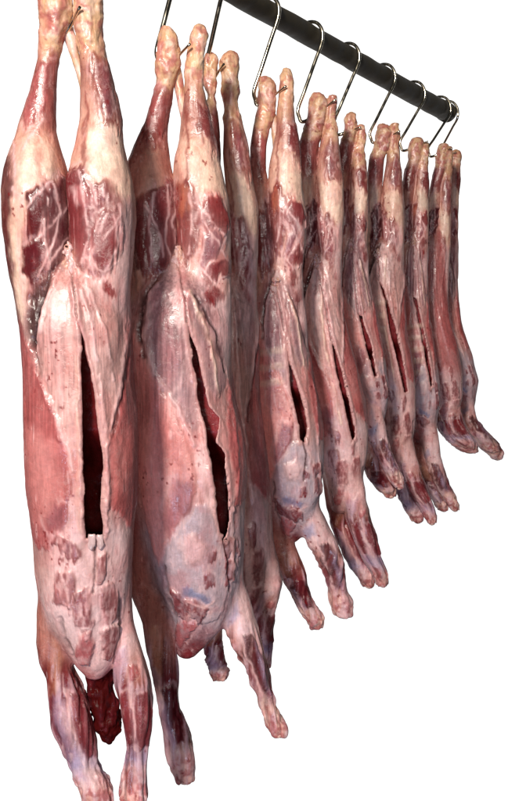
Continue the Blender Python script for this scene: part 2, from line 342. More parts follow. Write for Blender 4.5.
# ------------------------------------------------------------------ the carcasses: sections (row, left, right) in photo px
C = {}
C[1] = dict(Y=1.446, var=1, hookx=65,
 HL=[(-16, 45, 65), (-5, 40, 70), (10, 40, 72), (25, 41, 70), (40, 41, 66), (55, 40, 60), (70, 36, 57), (90, 31, 56), (110, 24, 55), (130, 18, 56), (150, 12, 60), (170, 8, 66), (190, 5, 71), (210, 5, 73), (230, 6, 74), (260, 11, 76), (290, 17, 78), (320, 21, 78), (350, 26, 72), (385, 34, 64)],
 HR=[(-16, 79, 96), (0, 75, 100), (15, 76, 100), (30, 77, 101), (45, 78, 103), (60, 80, 106), (80, 82, 111), (100, 82, 117), (120, 82, 121), (140, 78, 123), (160, 73, 127), (180, 70, 132), (200, 70, 134), (220, 71, 134), (250, 72, 133), (280, 74, 131), (310, 78, 129), (350, 86, 126), (385, 95, 120)],
 T=[(246, 56, 88), (262, 46, 98), (285, 32, 116), (320, 25, 128), (350, 26, 130), (380, 26, 132), (410, 27, 135), (440, 27, 137), (470, 28, 137), (500, 31, 136), (530, 34, 133), (560, 37, 131), (590, 42, 128), (620, 52, 124), (645, 65, 119), (660, 75, 115), (670, 83, 109), (678, 91, 102)],
 FL=[(525, 40, 60), (560, 39, 62), (585, 39, 64), (610, 37, 66), (640, 37, 68), (660, 41, 72), (680, 48, 79), (700, 50, 85), (720, 52, 90), (740, 61, 94), (760, 70, 97), (775, 76, 107), (790, 83, 114), (806, 86, 114)],
 FR=[(525, 112, 130), (560, 110, 130), (600, 111, 131), (620, 113, 133), (640, 112, 138), (660, 115, 144), (680, 117, 149), (700, 120, 151), (720, 123, 150), (744, 126, 148), (765, 124, 147), (780, 121, 147), (798, 120, 148)],
 neck=[(630, 84, 112), (665, 81, 113), (690, 85, 112), (710, 90, 115), (724, 92, 118), (736, 98, 117), (746, 104, 112)],
 tendon=[(22, 60, 71), (36, 63, 76), (55, 70, 79), (75, 76, 85), (95, 81, 88), (120, 82, 92)],
 slit=([(77, 318), (80, 345), (82, 370), (83, 395), (83, 420), (83, 470), (84, 520), (86, 538)], [(102, 535), (103, 500), (102, 460), (98, 430), (95, 400), (90, 370), (84, 345), (79, 322)]),
 crack=[(95, 538), (95, 560), (93, 592)], lump=(71, 260, 9, 15), cart=[(91, 542, 4.5, 7, .1), (99, 542, 4, 6.5, -.1)])
C[2] = dict(Y=1.68, var=2, hookx=158,
 HL=[(27, 164, 172), (35, 160, 179), (50, 158, 181), (65, 156, 181), (75, 157, 177), (85, 158, 173), (100, 152, 171), (120, 146, 166), (140, 138, 166), (160, 130, 168), (180, 127, 173), (210, 130, 177), (240, 133, 178), (270, 135, 178), (300, 137, 176), (330, 140, 170), (365, 146, 164)],
 HR=[(25, 196, 204), (35, 190, 208), (50, 186, 205), (65, 186, 203), (80, 185, 203), (100, 185, 206), (120, 183, 210), (140, 181, 215), (160, 175, 219), (180, 174, 224), (200, 175, 228), (230, 178, 230), (260, 179, 230), (290, 182, 230), (320, 188, 228), (350, 195, 226), (385, 202, 222)],
 T=[(250, 166, 194), (266, 156, 204), (288, 142, 220), (320, 135, 227), (350, 133, 228), (400, 138, 233), (430, 139, 241), (460, 140, 245), (490, 144, 244), (520, 150, 243), (550, 155, 241), (580, 163, 238), (605, 169, 233), (622, 174, 224), (636, 178, 212), (648, 180, 200), (657, 182, 192)],
 FL=[(420, 138, 166), (450, 130, 166), (480, 127, 168), (520, 126, 170), (560, 128, 168), (590, 132, 166), (620, 143, 170), (650, 148, 174), (680, 155, 176), (710, 162, 180), (730, 165, 188), (750, 167, 193), (765, 172, 195), (780, 178, 193)],
 FR=[(510, 222, 240), (550, 222, 241), (580, 221, 243), (605, 221, 250), (630, 226, 257), (650, 236, 262), (670, 247, 268), (690, 255, 273), (710, 261, 279), (725, 266, 285), (734, 270, 284)],
 neck=[(620, 176, 200), (640, 176, 196), (656, 178, 186)],
 tendon=[(64, 168, 180), (76, 171, 182), (95, 176, 185), (115, 180, 188), (135, 182, 192)],
 slit=([(187, 322), (190, 345), (194, 370), (197, 392), (203, 423), (208, 459), (212, 486), (219, 533)], [(222, 540), (226, 520), (226, 506), (225, 481), (222, 453), (214, 442), (216, 418), (206, 404), (204, 390), (200, 371), (195, 350), (190, 326)]),
 crack=[(221, 538), (226, 560), (228, 590)], lump=(178, 258, 7, 12))
C[3] = dict(Y=1.90, var=1, hookx=206,
 HL=[(53, 207, 214), (62, 204, 217), (80, 205, 216), (95, 207, 215), (120, 205, 217), (150, 200, 218), (200, 198, 224), (250, 202, 226), (300, 206, 226), (330, 210, 222)],
 HR=[(53, 227, 235), (60, 222, 238), (75, 222, 238), (90, 223, 238), (110, 224, 239), (130, 224, 244), (150, 224, 249), (180, 226, 253), (210, 228, 257), (250, 230, 257), (300, 232, 255), (340, 234, 251), (370, 237, 248)],
 T=[(255, 220, 236), (280, 210, 248), (310, 205, 255), (350, 203, 257), (400, 204, 258), (450, 206, 264), (500, 210, 270), (550, 215, 272), (580, 220, 266), (610, 226, 258), (630, 232, 250)],
 FL=[(600, 204, 224), (620, 203, 222), (640, 204, 221), (660, 208, 224), (670, 210, 227), (678, 213, 225)],
 FR=[(530, 244, 266), (560, 248, 278), (580, 251, 282), (600, 252, 277), (630, 255, 272), (655, 257, 270), (668, 259, 269)],
 slit=([(228, 330), (230, 400), (234, 470)], [(240, 470), (238, 400), (232, 330)]), lump=(228, 262, 5, 9))
C[4] = dict(Y=2.08, var=2, hookx=262,
 HL=[(76, 263, 269), (84, 259, 276), (100, 259, 275), (115, 258, 273), (130, 255, 268), (145, 252, 266), (165, 252, 265), (190, 254, 268), (220, 257, 272), (260, 258, 275), (300, 261, 274), (330, 264, 272)],
 HR=[(67, 284, 290), (75, 281, 293), (90, 280, 293), (110, 278, 293), (130, 277, 296), (150, 274, 299), (170, 270, 300), (190, 269, 302), (210, 269, 305), (240, 271, 305), (270, 274, 302), (300, 279, 301), (330, 284, 302), (360, 289, 300)],
 T=[(262, 268, 286), (285, 261, 298), (310, 257, 303), (340, 257, 305), (370, 258, 309), (400, 261, 316), (430, 263, 320), (460, 265, 322), (490, 270, 319), (515, 275, 313), (530, 280, 304), (542, 286, 296)],
 FL=[(500, 266, 284), (530, 270, 290), (550, 272, 297), (570, 280, 303), (590, 290, 308), (605, 299, 315), (618, 306, 324), (627, 311, 321)],
 FR=[(495, 290, 314), (520, 296, 326), (540, 307, 335), (555, 316, 341), (575, 325, 343), (590, 329, 345), (603, 331, 352), (615, 336, 352)],
 tendon=[(112, 268, 276), (130, 271, 279), (150, 273, 281)],
 slit=([(284, 330), (287, 360), (290, 385), (294, 405), (297, 425), (299, 442)], [(305, 442), (307, 425), (304, 405), (299, 390), (294, 372), (288, 345)]),
 crack=[(302, 440), (306, 456), (303, 480)], lump=(276, 286, 4, 9), ribs=(345, 392, 260, 284, 3))
C[5] = dict(flo=9, fro=-7, Y=2.30, var=1, hookx=306,
 HL=[(92, 314, 322), (100, 310, 327), (115, 309, 326), (128, 304, 322), (145, 300, 318), (165, 300, 316), (190, 302, 316), (220, 303, 318), (260, 303, 319), (300, 306, 317)],
 HR=[(94, 329, 336), (105, 327, 337), (120, 325, 336), (140, 322, 338), (160, 318, 340), (180, 317, 342), (210, 316, 343), (240, 317, 342), (270, 319, 340), (300, 323, 339), (330, 327, 338)],
 T=[(245, 310, 328), (265, 305, 336), (290, 303, 339), (310, 303, 341), (340, 304, 348), (370, 308, 355), (400, 316, 362), (430, 322, 365), (455, 325, 364), (480, 327, 360), (500, 331, 351), (513, 336, 344)],
 FL=[(480, 323, 338), (510, 327, 346), (530, 333, 351), (550, 341, 359), (567, 350, 368), (580, 359, 376), (590, 365, 375)],
 FR=[(470, 338, 360), (495, 342, 364), (515, 346, 369), (535, 354, 375), (555, 363, 380), (570, 371, 387), (583, 377, 387)],
 slit=([(331, 340), (336, 370), (341, 393), (347, 421), (351, 443)], [(354, 440), (353, 421), (347, 393), (341, 370), (334, 346)]), lump=(317, 262, 3.5, 8))
C[6] = dict(flo=7, fro=-6, Y=2.535, var=2, hookx=343,
 HL=[(112, 348, 354), (120, 345, 357), (135, 344, 355), (150, 340, 352), (170, 338, 349), (200, 338, 348), (240, 340, 350), (275, 342, 349)],
 HR=[(125, 359, 363), (135, 357, 365), (150, 353, 364), (170, 351, 366), (190, 350, 367), (210, 348, 367), (240, 349, 366), (270, 352, 365), (300, 356, 366)],
 T=[(232, 346, 358), (255, 340, 365), (280, 338, 367), (300, 338, 371), (330, 342, 377), (360, 350, 383), (385, 358, 386), (405, 364, 385), (420, 368, 381), (432, 372, 377)],
 FL=[(420, 358, 370), (445, 360, 375), (465, 363, 382), (480, 371, 390), (490, 379, 397), (499, 387, 396)],
 FR=[(410, 364, 380), (435, 368, 385), (455, 377, 391), (470, 385, 398), (480, 390, 402), (487, 395, 401)],
 slit=([(358, 314), (365, 345), (374, 379)], [(377, 376), (371, 345), (362, 316)]), lump=(351, 246, 3, 7))
C[7] = dict(flo=6, fro=-6, Y=2.81, var=1, hookx=379,
 HL=[(124, 380, 388), (132, 377, 391), (145, 375, 389), (160, 370, 383), (180, 368, 381), (210, 370, 380), (250, 371, 381), (285, 373, 380)],
 HR=[(122, 392, 398), (130, 390, 399), (145, 389, 399), (165, 387, 400), (190, 383, 402), (215, 381, 403), (240, 381, 403), (270, 383, 401), (300, 387, 400), (325, 390, 399)],
 T=[(236, 374, 392), (255, 369, 400), (280, 366, 401), (300, 366, 402), (330, 371, 404), (360, 377, 409), (390, 382, 413), (415, 382, 413), (435, 383, 411), (450, 387, 406), (463, 393, 402)],
 FL=[(445, 386, 402), (470, 390, 408), (490, 396, 414), (505, 404, 421), (515, 409, 424), (524, 414, 423)],
 FR=[(445, 396, 412), (470, 402, 418), (490, 410, 426), (505, 419, 433), (514, 423, 435), (522, 427, 434)],
 slit=([(379, 280), (388, 320), (396, 355), (404, 393)], [(407, 391), (402, 355), (394, 320), (384, 288)]), lump=(378, 256, 3.2, 7), ribs=(298, 338, 367, 386, 3))
C[8] = dict(flo=6, fro=-5, Y=3.10, var=2, hookx=410,
 HL=[(137, 413, 420), (144, 410, 423), (158, 408, 420), (175, 405, 415), (200, 402, 412), (240, 402, 411), (275, 404, 411)],
 HR=[(142, 424, 428), (150, 420, 428), (165, 417, 427), (185, 415, 427), (210, 412, 427), (240, 411, 426), (270, 412, 425), (295, 415, 425)],
 T=[(228, 408, 420), (250, 404, 424), (290, 404, 424), (320, 404, 427), (350, 407, 432), (380, 411, 437), (400, 412, 438), (420, 412, 436), (435, 413, 430), (446, 418, 426)],
 FL=[(435, 404, 422), (455, 404, 425), (470, 411, 432), (485, 421, 440), (500, 433, 448), (512, 440, 449)],
 FR=[(435, 420, 436), (455, 424, 438), (470, 429, 443), (485, 435, 449), (498, 443, 455), (509, 450, 457)],
 slit=([(413, 296), (420, 335), (427, 370), (430, 388)], [(432, 386), (430, 365), (424, 335), (417, 300)]), lump=(413, 240, 2.6, 6), ribs=(322, 380, 404, 424, 5))
C[9] = dict(flo=4, fro=-3, Y=3.36, var=1, hookx=436,
 HL=[(143, 441, 447), (150, 438, 449), (165, 436, 446), (185, 431, 440), (210, 427, 438), (240, 426, 437), (270, 427, 436)],
 HR=[(146, 446, 451), (155, 444, 452), (170, 443, 451), (190, 440, 450), (220, 438, 450), (250, 437, 449), (280, 437, 447), (310, 438, 446), (335, 441, 446)],
 T=[(228, 428, 440), (255, 422, 442), (290, 420, 443), (320, 422, 448), (350, 428, 456), (375, 433, 460), (395, 436, 460), (410, 437, 457), (423, 442, 452)],
 FL=[(400, 436, 452), (418, 436, 458), (432, 441, 467), (443, 451, 476), (453, 463, 478)],
 FR=[(400, 440, 456), (418, 441, 460), (432, 446, 467), (441, 454, 473), (448, 464, 474)],
 slit=([(440, 304), (447, 332), (455, 360)], [(457, 359), (450, 332), (443, 304)]), lump=(430, 240, 2.4, 5), red=1)
C[10] = dict(flo=4, fro=-3, Y=3.62, var=2, hookx=448,
 HL=[(150, 447, 452), (158, 445, 453), (175, 444, 451), (195, 442, 449), (230, 440, 448), (270, 441, 448)],
 HR=[(150, 453, 458), (158, 451, 460), (175, 450, 459), (195, 449, 458), (220, 448, 457), (250, 447, 457), (280, 447, 455)],
 T=[(235, 441, 453), (265, 437, 455), (300, 438, 456), (330, 444, 461), (355, 450, 470), (380, 456, 476), (400, 457, 473), (416, 460, 469)],
 FL=[(396, 457, 470), (418, 458, 473), (432, 466, 486), (445, 478, 499), (453, 487, 504), (460, 493, 503)],
 FR=[(396, 458, 470), (418, 462, 474), (432, 470, 484), (443, 480, 494), (451, 486, 497)],
 slit=([(446, 312), (453, 338), (461, 362)], [(463, 361), (456, 338), (449, 312)]), lump=(446, 248, 2.2, 5))

def tubes_for(d):
    T = {}; kz = 815 / (d['FL'][-1][0] - d['HL'][0][0]); gw = .9 if d['Y'] > 1.8 else .4
    if d['Y'] > 1.5:       # the flank that turns away behind the neighbour
        q = 9 * 1.68 / d['Y']
        d['T'] = [(y, l - q * max(0, min(1, (i - 1) / 2)) * (1 if y < d['T'][-1][0] - 60 * 1.68 / d['Y'] else .15), r + 1) for i, (y, l, r) in enumerate(d['T'])]
        d['HL'] = [(y, l - q * .7 * max(0, min(1, (i / len(d['HL']) - .45) / .25)), r) for i, (y, l, r) in enumerate(d['HL'])]
    if d['Y'] > 2:
        tc = d['T'][len(d['T']) // 2 + 2]; tm = (tc[1] + tc[2]) / 2
        for p in ('FL', 'FR'):
            y, l, r = d[p][0]; y2 = y - 60 / kz
            hw = (r - l) / 2; c2 = (l + r) / 2
            cc = np.interp(y2, [q[0] for q in d['T']], [(q[1] + q[2]) / 2 for q in d['T']])
            c2 = c2 * .5 + cc * .5
            d[p] = [(y2, c2 - hw * .8, c2 + hw * .8)] + list(d[p])
    T['HL'] = Tube(d['HL'], 1.1, 0, sm=5 / kz, ratio_end=1.25, cap=.45, n=2.3, grow=gw)
    T['HR'] = Tube(d['HR'], 1.1, 0, sm=5 / kz, ratio_end=1.25, cap=.45, n=2.3, grow=gw)
    T['T'] = Tube(d['T'], 1.0, 0, n=2.25, sm=9 / kz, cap=.8, grow=gw)
    T['FL'] = Tube(d['FL'], 1.0, d.get('flo', -2), sm=4 / kz, cap=.14, n=2.4, grow=gw)
    T['FR'] = Tube(d['FR'], 1.0, d.get('fro', -2), sm=4 / kz, cap=.14, n=2.4, grow=gw)
    return T
TUBES = {k: tubes_for(d) for k, d in C.items()}
PART_ORDER = ('HL', 'HR', 'T', 'FL', 'FR')

# ------------------------------------------------------------------ painting (all in the body's own coordinates)
def paint(var, part, u, v, w, seed, zoom):
    """u, v in the frame of the traced body, w depth in the same units; returns linear colour, height"""
    n = len(u)
    n1 = fbm(u / 9, v / 14, w / 9, 3, seed); n2 = fbm(u / 9 + 40, v / 14, w / 9, 3, seed + 5)
    amp = (.6 if part == 'T' else 1.0 if part in ('HL', 'HR') else .45) * (1.45 if seed > 250 and part != 'T' else 1)
    stf = fbm(u / 2.6, v / 24, w / 2.6, 3, seed + 15)
    uu = u + (n1 - .5) * 9 * amp; vv = v + (n2 - .5) * 14 * amp + (stf - .5) * 16 * amp
    st = STOPS[var][part]
    ys = [s[0] for s in st]; cs = np.array([LP[s[1]] for s in st])
    vb = v + (n1 - .5) * 26
    col = np.stack([np.interp(vb, ys, cs[:, q]) for q in range(3)], 1)
    hgt = np.zeros(n)
    # streaky fat and lean under everything
    stv = fbm(u / 4, v / 26, w / 4, 3, seed + 9)
    lean = smooth(.52, .68, stv) * .45
    col = col * (1 - lean[:, None]) + (col * np.array([.72, .46, .46])) * lean[:, None]
    if part in ('FL', 'FR'):
        y0_, y1_ = ys[0], ys[-1]
        lg = smooth(y0_ + .45 * (y1_ - y0_), y0_ + .6 * (y1_ - y0_), v)
        te = fbm(u / 5, v / 75, w / 5, 2, seed + 93)
        hgt += lg * (te - .5) * 7
        sa = smooth(.5, .62, te) * .6 * lg
        col = col * (1 - sa[:, None]) + (LP['white'] * .6 + LP['lilac'] * .4) * sa[:, None]  # bluish-white sheen painted in strips down the leg
        sa = (1 - smooth(.3, .42, te)) * .5 * lg
        col = col * (1 - sa[:, None]) + LP['musc'] * sa[:, None]
    rid = 1 - np.abs(2 * fbm(u / 11, v / 20, w / 11, 2, seed + 13) - 1)
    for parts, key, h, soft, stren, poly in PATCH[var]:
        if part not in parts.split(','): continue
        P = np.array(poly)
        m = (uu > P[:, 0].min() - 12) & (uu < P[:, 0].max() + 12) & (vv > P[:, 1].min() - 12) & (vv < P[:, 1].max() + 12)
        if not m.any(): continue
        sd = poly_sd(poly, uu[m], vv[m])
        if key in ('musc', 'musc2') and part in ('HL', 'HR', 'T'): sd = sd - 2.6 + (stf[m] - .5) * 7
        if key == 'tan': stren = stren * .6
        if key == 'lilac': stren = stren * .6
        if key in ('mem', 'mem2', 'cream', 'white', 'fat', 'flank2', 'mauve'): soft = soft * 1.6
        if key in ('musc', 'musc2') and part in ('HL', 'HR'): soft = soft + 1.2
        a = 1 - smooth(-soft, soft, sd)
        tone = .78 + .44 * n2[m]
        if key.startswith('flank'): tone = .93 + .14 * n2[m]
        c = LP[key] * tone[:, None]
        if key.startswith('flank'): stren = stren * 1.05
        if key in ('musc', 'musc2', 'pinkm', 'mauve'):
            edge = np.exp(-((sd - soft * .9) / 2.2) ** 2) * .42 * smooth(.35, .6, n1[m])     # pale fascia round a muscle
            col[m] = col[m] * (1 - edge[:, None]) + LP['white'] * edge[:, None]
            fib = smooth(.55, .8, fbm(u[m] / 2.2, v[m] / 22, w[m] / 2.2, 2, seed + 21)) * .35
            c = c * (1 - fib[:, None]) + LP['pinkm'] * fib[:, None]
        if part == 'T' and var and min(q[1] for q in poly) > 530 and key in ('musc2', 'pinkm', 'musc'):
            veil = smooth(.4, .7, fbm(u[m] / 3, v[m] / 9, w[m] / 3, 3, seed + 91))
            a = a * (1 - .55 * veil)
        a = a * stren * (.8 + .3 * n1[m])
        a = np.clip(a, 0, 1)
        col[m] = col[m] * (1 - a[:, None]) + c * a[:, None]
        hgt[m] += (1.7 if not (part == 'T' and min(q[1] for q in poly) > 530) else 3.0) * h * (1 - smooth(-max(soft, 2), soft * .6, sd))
    for parts, pts in LINES[var]:
        if part != parts: continue
        P = np.array(pts)
        m = (u > P[:, 0].min() - 8) & (u < P[:, 0].max() + 8) & (v > P[:, 1].min() - 8) & (v < P[:, 1].max() + 8)
        if not m.any(): continue
        d = line_d(pts, u[m] + (n1[m] - .5) * 6, v[m] + (n2[m] - .5) * 6)
        a = np.exp(-(d / 1.35) ** 2) * .8 * smooth(.2, .45, n2[m]); a = np.maximum(a, np.exp(-(d / 4.5) ** 2) * .14)
        col[m] = col[m] * (1 - a[:, None]) + LP['white'] * a[:, None]
        hgt[m] += .5 * a
    # raised ridges, and grooves with crease shade painted in
    for parts, key, wd, h, stren, pts in RIDGE[var]:
        if part != parts: continue
        P = np.array(pts)
        m = (u > P[:, 0].min() - 12) & (u < P[:, 0].max() + 12) & (v > P[:, 1].min() - 12) & (v < P[:, 1].max() + 12)
        if not m.any(): continue
        d = line_d(pts, u[m] + (n1[m] - .5) * 5, v[m] + (n2[m] - .5) * 5)
        a = np.exp(-(d / wd) ** 2) * smooth(.2, .5, n2[m])
        col[m] = col[m] * (1 - (a * stren)[:, None]) + LP[key] * (a * stren)[:, None]
        hgt[m] += h * a
    if part in ('HL', 'HR'):
        hk = 1 - smooth(ys[1] - 8, ys[1] + 18, v)
        hn = fbm(u / 7, v / 9, w / 7, 3, seed + 81)
        hgt += hk * (hn - .5) * 4.2 + hk * (fbm(u / 16, v / 18, w / 16, 2, seed + 87) - .5) * 6
        hb = hk * smooth(.46, .66, fbm(u / 8, v / 8, w / 8, 3, seed + 83)) * .65
        col = col * (1 - hb[:, None]) + LP['pinkm'] * hb[:, None]
        hb = hk * smooth(.56, .7, hn) * .5
        col = col * (1 - hb[:, None]) + LP['cream'] * hb[:, None]
    if part in ('FL', 'FR'):
        y1_ = ys[-1]
        en = smooth(y1_ - 34, y1_ - 8, v)
        eb = en * smooth(.45, .62, fbm(u / 5, v / 6, w / 5, 3, seed + 95)) * .7
        col = col * (1 - eb[:, None]) + (LP['pinkm'] * .7 + LP['blood'] * .3) * eb[:, None]
        hgt += en * (fbm(u / 6, v / 12, w / 6, 2, seed + 97) - .5) * 3
    # lean showing softly through the pale skin
    lt = smooth(.48, .66, fbm(u / 13, v / 20, w / 13, 3, seed + 85)) * (.42 if part == 'T' else .4)
    pale = smooth(.12, .3, col[:, 1])
    lt = lt * pale
    col = col * (1 - lt[:, None]) + (LP['pinkm'] * .6 + col * .4) * lt[:, None]
    thr = smooth(.62, .74, fbm(u / 2.2, v / 38, w / 2.2, 3, seed + 17)) * smooth(.42, .62, n2) * .42
    col = col * (1 - thr[:, None]) + LP['white'] * thr[:, None]
    hgt += thr * .35
    # flecks of blood
    sp = fbm(u / 3.2, v / 4.5, w / 3.2, 2, seed + 33)
    big = fbm(u / 30, v / 40, w / 30, 2, seed + 35)
    b = smooth(.73, .8, sp) * smooth(.45, .65, big) * .75
    col = col * (1 - b[:, None]) + LP['blood'] * b[:, None]
    # broad unevenness of tone
    gr = fbm(u / 1.3, v / 46, w / 1.3, 2, seed + 63)
    ga = (.14 if part != 'T' else .30) if True else 0
    ga = ga * (1 - .8 * smooth(400, 450, v)) if part == 'T' else ga * .5
    col = col * (1 - ga / 2 + ga * smooth(.3, .7, gr))[:, None]
    br = .84 + .32 * fbm(u / 22, v / 30, w / 22, 3, seed + 41)
    warm = fbm(u / 35, v / 45, w / 35, 2, seed + 47) - .5
    lum = col @ np.array([.3, .5, .2]); col = col * (.74 + .42 * smooth(.06, .40, lum))[:, None]
    col = col * br[:, None] * (1 + warm[:, None] * np.array([.10, -.12, -.2]))
    hgt += (fbm(u / 18, v / 55, w / 18, 2, seed + 55) - .5) * 5 + (fbm(u / 6, v / 22, w / 6, 2, seed + 51) - .5) * .9 + (fbm(u / 2, v / 5, w / 2, 2, seed + 53) - .5) * .3
    return col, hgt

def new_mesh_object(name, V, Fq, mat, parent=None, colr=None, loc=None):
    me = bpy.data.meshes.new(name)
    me.vertices.add(len(V)); me.vertices.foreach_set('co', np.asarray(V, np.float32).ravel())
    nf = len(Fq)
    me.loops.add(nf * 4); me.loops.foreach_set('vertex_index', np.asarray(Fq, np.int32).ravel())
    me.polygons.add(nf); me.polygons.foreach_set('loop_start', np.arange(nf, dtype=np.int32) * 4)
    me.update(calc_edges=True); me.validate()
    me.polygons.foreach_set('use_smooth', np.ones(len(me.polygons), bool))
    if colr is not None:
        at_ = me.attributes.new('flesh', 'FLOAT_COLOR', 'POINT')
        at_.data.foreach_set('color', np.concatenate([np.clip(colr, 0, 1), np.ones((len(V), 1))], 1).astype(np.float32).ravel())
    me.materials.append(mat)
    o = bpy.data.objects.new(name, me); COL.objects.link(o)
    if parent: o.parent = parent
    if loc is not None: o.location = loc
    return o

# ------------------------------------------------------------------ materials
def nodes(m):
    m.use_nodes = True; t = m.node_tree; t.nodes.clear()
    out = t.nodes.new('ShaderNodeOutputMaterial'); b = t.nodes.new('ShaderNodeBsdfPrincipled')
    t.links.new(b.outputs[0], out.inputs[0]); return t, b

def flesh_material(name, rough=.3, sss=.06, tint=None):
    m = bpy.data.materials.new(name); t, b = nodes(m); N, L = t.nodes.new, t.links.new
    a = N('ShaderNodeAttribute'); a.attribute_name = 'flesh'
    tc = N('ShaderNodeTexCoord')
    mp = N('ShaderNodeMapping'); mp.inputs['Scale'].default_value = (1, 1, .09); L(tc.outputs['Object'], mp.inputs[0])
    f1 = N('ShaderNodeTexNoise'); f1.inputs['Scale'].default_value = 420; f1.inputs['Detail'].default_value = 4; f1.inputs['Roughness'].default_value = .6
    L(mp.outputs[0], f1.inputs['Vector'])
    f2 = N('ShaderNodeTexNoise'); f2.inputs['Scale'].default_value = 95; f2.inputs['Detail'].default_value = 8; f2.inputs['Roughness'].default_value = .58; f2.inputs['Distortion'].default_value = .8
    L(tc.outputs['Object'], f2.inputs['Vector'])
    r1 = N('ShaderNodeMapRange'); r1.inputs[1].default_value = .3; r1.inputs[2].default_value = .7; r1.inputs[3].default_value = .86; r1.inputs[4].default_value = 1.13
    L(f1.outputs[0], r1.inputs[0])
    r2 = N('ShaderNodeMapRange'); r2.inputs[1].default_value = .3; r2.inputs[2].default_value = .7; r2.inputs[3].default_value = .86; r2.inputs[4].default_value = 1.12
    L(f2.outputs[0], r2.inputs[0])
    mu = N('ShaderNodeMath'); mu.operation = 'MULTIPLY'; L(r1.outputs[0], mu.inputs[0]); L(r2.outputs[0], mu.inputs[1])
    vm = N('ShaderNodeVectorMath'); vm.operation = 'SCALE'; L(a.outputs['Color'], vm.inputs[0]); L(mu.outputs[0], vm.inputs['Scale'])
    mp2 = N('ShaderNodeMapping'); mp2.inputs['Scale'].default_value = (1, 1, .3); L(tc.outputs['Object'], mp2.inputs[0])
    wn = N('ShaderNodeTexNoise'); wn.inputs['Scale'].default_value = 34; wn.inputs['Detail'].default_value = 4; L(tc.outputs['Object'], wn.inputs['Vector'])
    wa = N('ShaderNodeMix'); wa.data_type = 'VECTOR'; wa.inputs[0].default_value = .10
    L(mp2.outputs[0], wa.inputs[4]); L(wn.outputs['Color'], wa.inputs[5])
    vo = N('ShaderNodeTexVoronoi'); vo.feature = 'DISTANCE_TO_EDGE'; vo.inputs['Scale'].default_value = 46; L(wa.outputs[1], vo.inputs['Vector'])
    vr = N('ShaderNodeMapRange'); vr.inputs[1].default_value = .0; vr.inputs[2].default_value = .07; vr.inputs[3].default_value = .36; vr.inputs[4].default_value = 0; L(vo.outputs['Distance'], vr.inputs[0])
    mn = N('ShaderNodeTexNoise'); mn.inputs['Scale'].default_value = 19; mn.inputs['Detail'].default_value = 3; L(tc.outputs['Object'], mn.inputs['Vector'])
    ms = N('ShaderNodeMapRange'); ms.inputs[1].default_value = .48; ms.inputs[2].default_value = .66; L(mn.outputs[0], ms.inputs[0])
    mm = N('ShaderNodeMath'); mm.operation = 'MULTIPLY'; L(vr.outputs[0], mm.inputs[0]); L(ms.outputs[0], mm.inputs[1])
    sg = N('ShaderNodeSeparateColor'); L(a.outputs['Color'], sg.inputs[0])
    gm = N('ShaderNodeMapRange'); gm.inputs[1].default_value = .012; gm.inputs[2].default_value = .05; L(sg.outputs[1], gm.inputs[0])
    m3 = N('ShaderNodeMath'); m3.operation = 'MULTIPLY'; L(mm.outputs[0], m3.inputs[0]); L(gm.outputs[0], m3.inputs[1])
    cx = N('ShaderNodeMix'); cx.data_type = 'RGBA'; L(m3.outputs[0], cx.inputs[0]); L(vm.outputs[0], cx.inputs[6]); cx.inputs[7].default_value = (*lin((214, 172, 166)), 1)
    L(cx.outputs[2], b.inputs['Base Color'])
    r3 = N('ShaderNodeMapRange'); r3.inputs[1].default_value = .35; r3.inputs[2].default_value = .65; r3.inputs[3].default_value = rough - .1; r3.inputs[4].default_value = rough + .16
    f3 = N('ShaderNodeTexNoise'); f3.inputs['Scale'].default_value = 38; f3.inputs['Detail'].default_value = 3
    L(tc.outputs['Object'], f3.inputs['Vector']); L(f3.outputs[0], r3.inputs[0])
    sx = N('ShaderNodeSeparateColor'); L(a.outputs['Color'], sx.inputs[0])
    r4 = N('ShaderNodeMapRange'); r4.inputs[1].default_value = .02; r4.inputs[2].default_value = .5; r4.inputs[3].default_value = -.08; r4.inputs[4].default_value = .1
    L(sx.outputs[1], r4.inputs[0]); ar = N('ShaderNodeMath'); ar.operation = 'ADD'; L(r3.outputs[0], ar.inputs[0]); L(r4.outputs[0], ar.inputs[1])
    L(ar.outputs[0], b.inputs['Roughness'])
    b.inputs['Specular IOR Level'].default_value = 0
    b.inputs['Subsurface Weight'].default_value = sss
    b.inputs['Subsurface Radius'].default_value = (1, .35, .22); b.inputs['Subsurface Scale'].default_value = .006
    ad = N('ShaderNodeMath'); ad.operation = 'MULTIPLY_ADD'; L(f1.outputs[0], ad.inputs[0]); ad.inputs[1].default_value = .22; L(f2.outputs[0], ad.inputs[2])
    bp = N('ShaderNodeBump'); bp.inputs['Strength'].default_value = .36; bp.inputs['Distance'].default_value = .003
    L(ad.outputs[0], bp.inputs['Height']); L(bp.outputs[0], b.inputs['Normal'])
    gl = N('ShaderNodeBsdfAnisotropic'); L(bp.outputs[0], gl.inputs['Normal']); L(ar.outputs[0], gl.inputs['Roughness'])
    mx = N('ShaderNodeMixShader'); mx.inputs[0].default_value = .055
    out = [q for q in t.nodes if q.type == 'OUTPUT_MATERIAL'][0]
    gs = N('ShaderNodeMath'); gs.operation = 'MULTIPLY_ADD'; L(gm.outputs[0], gs.inputs[0]); gs.inputs[1].default_value = .058; gs.inputs[2].default_value = .008; L(gs.outputs[0], mx.inputs[0])
    L(b.outputs[0], mx.inputs[1]); L(gl.outputs[0], mx.inputs[2]); L(mx.outputs[0], out.inputs[0])
    return m
M_FLESH = flesh_material('flesh')
M_RAW = flesh_material('raw_neck', .3, .03)

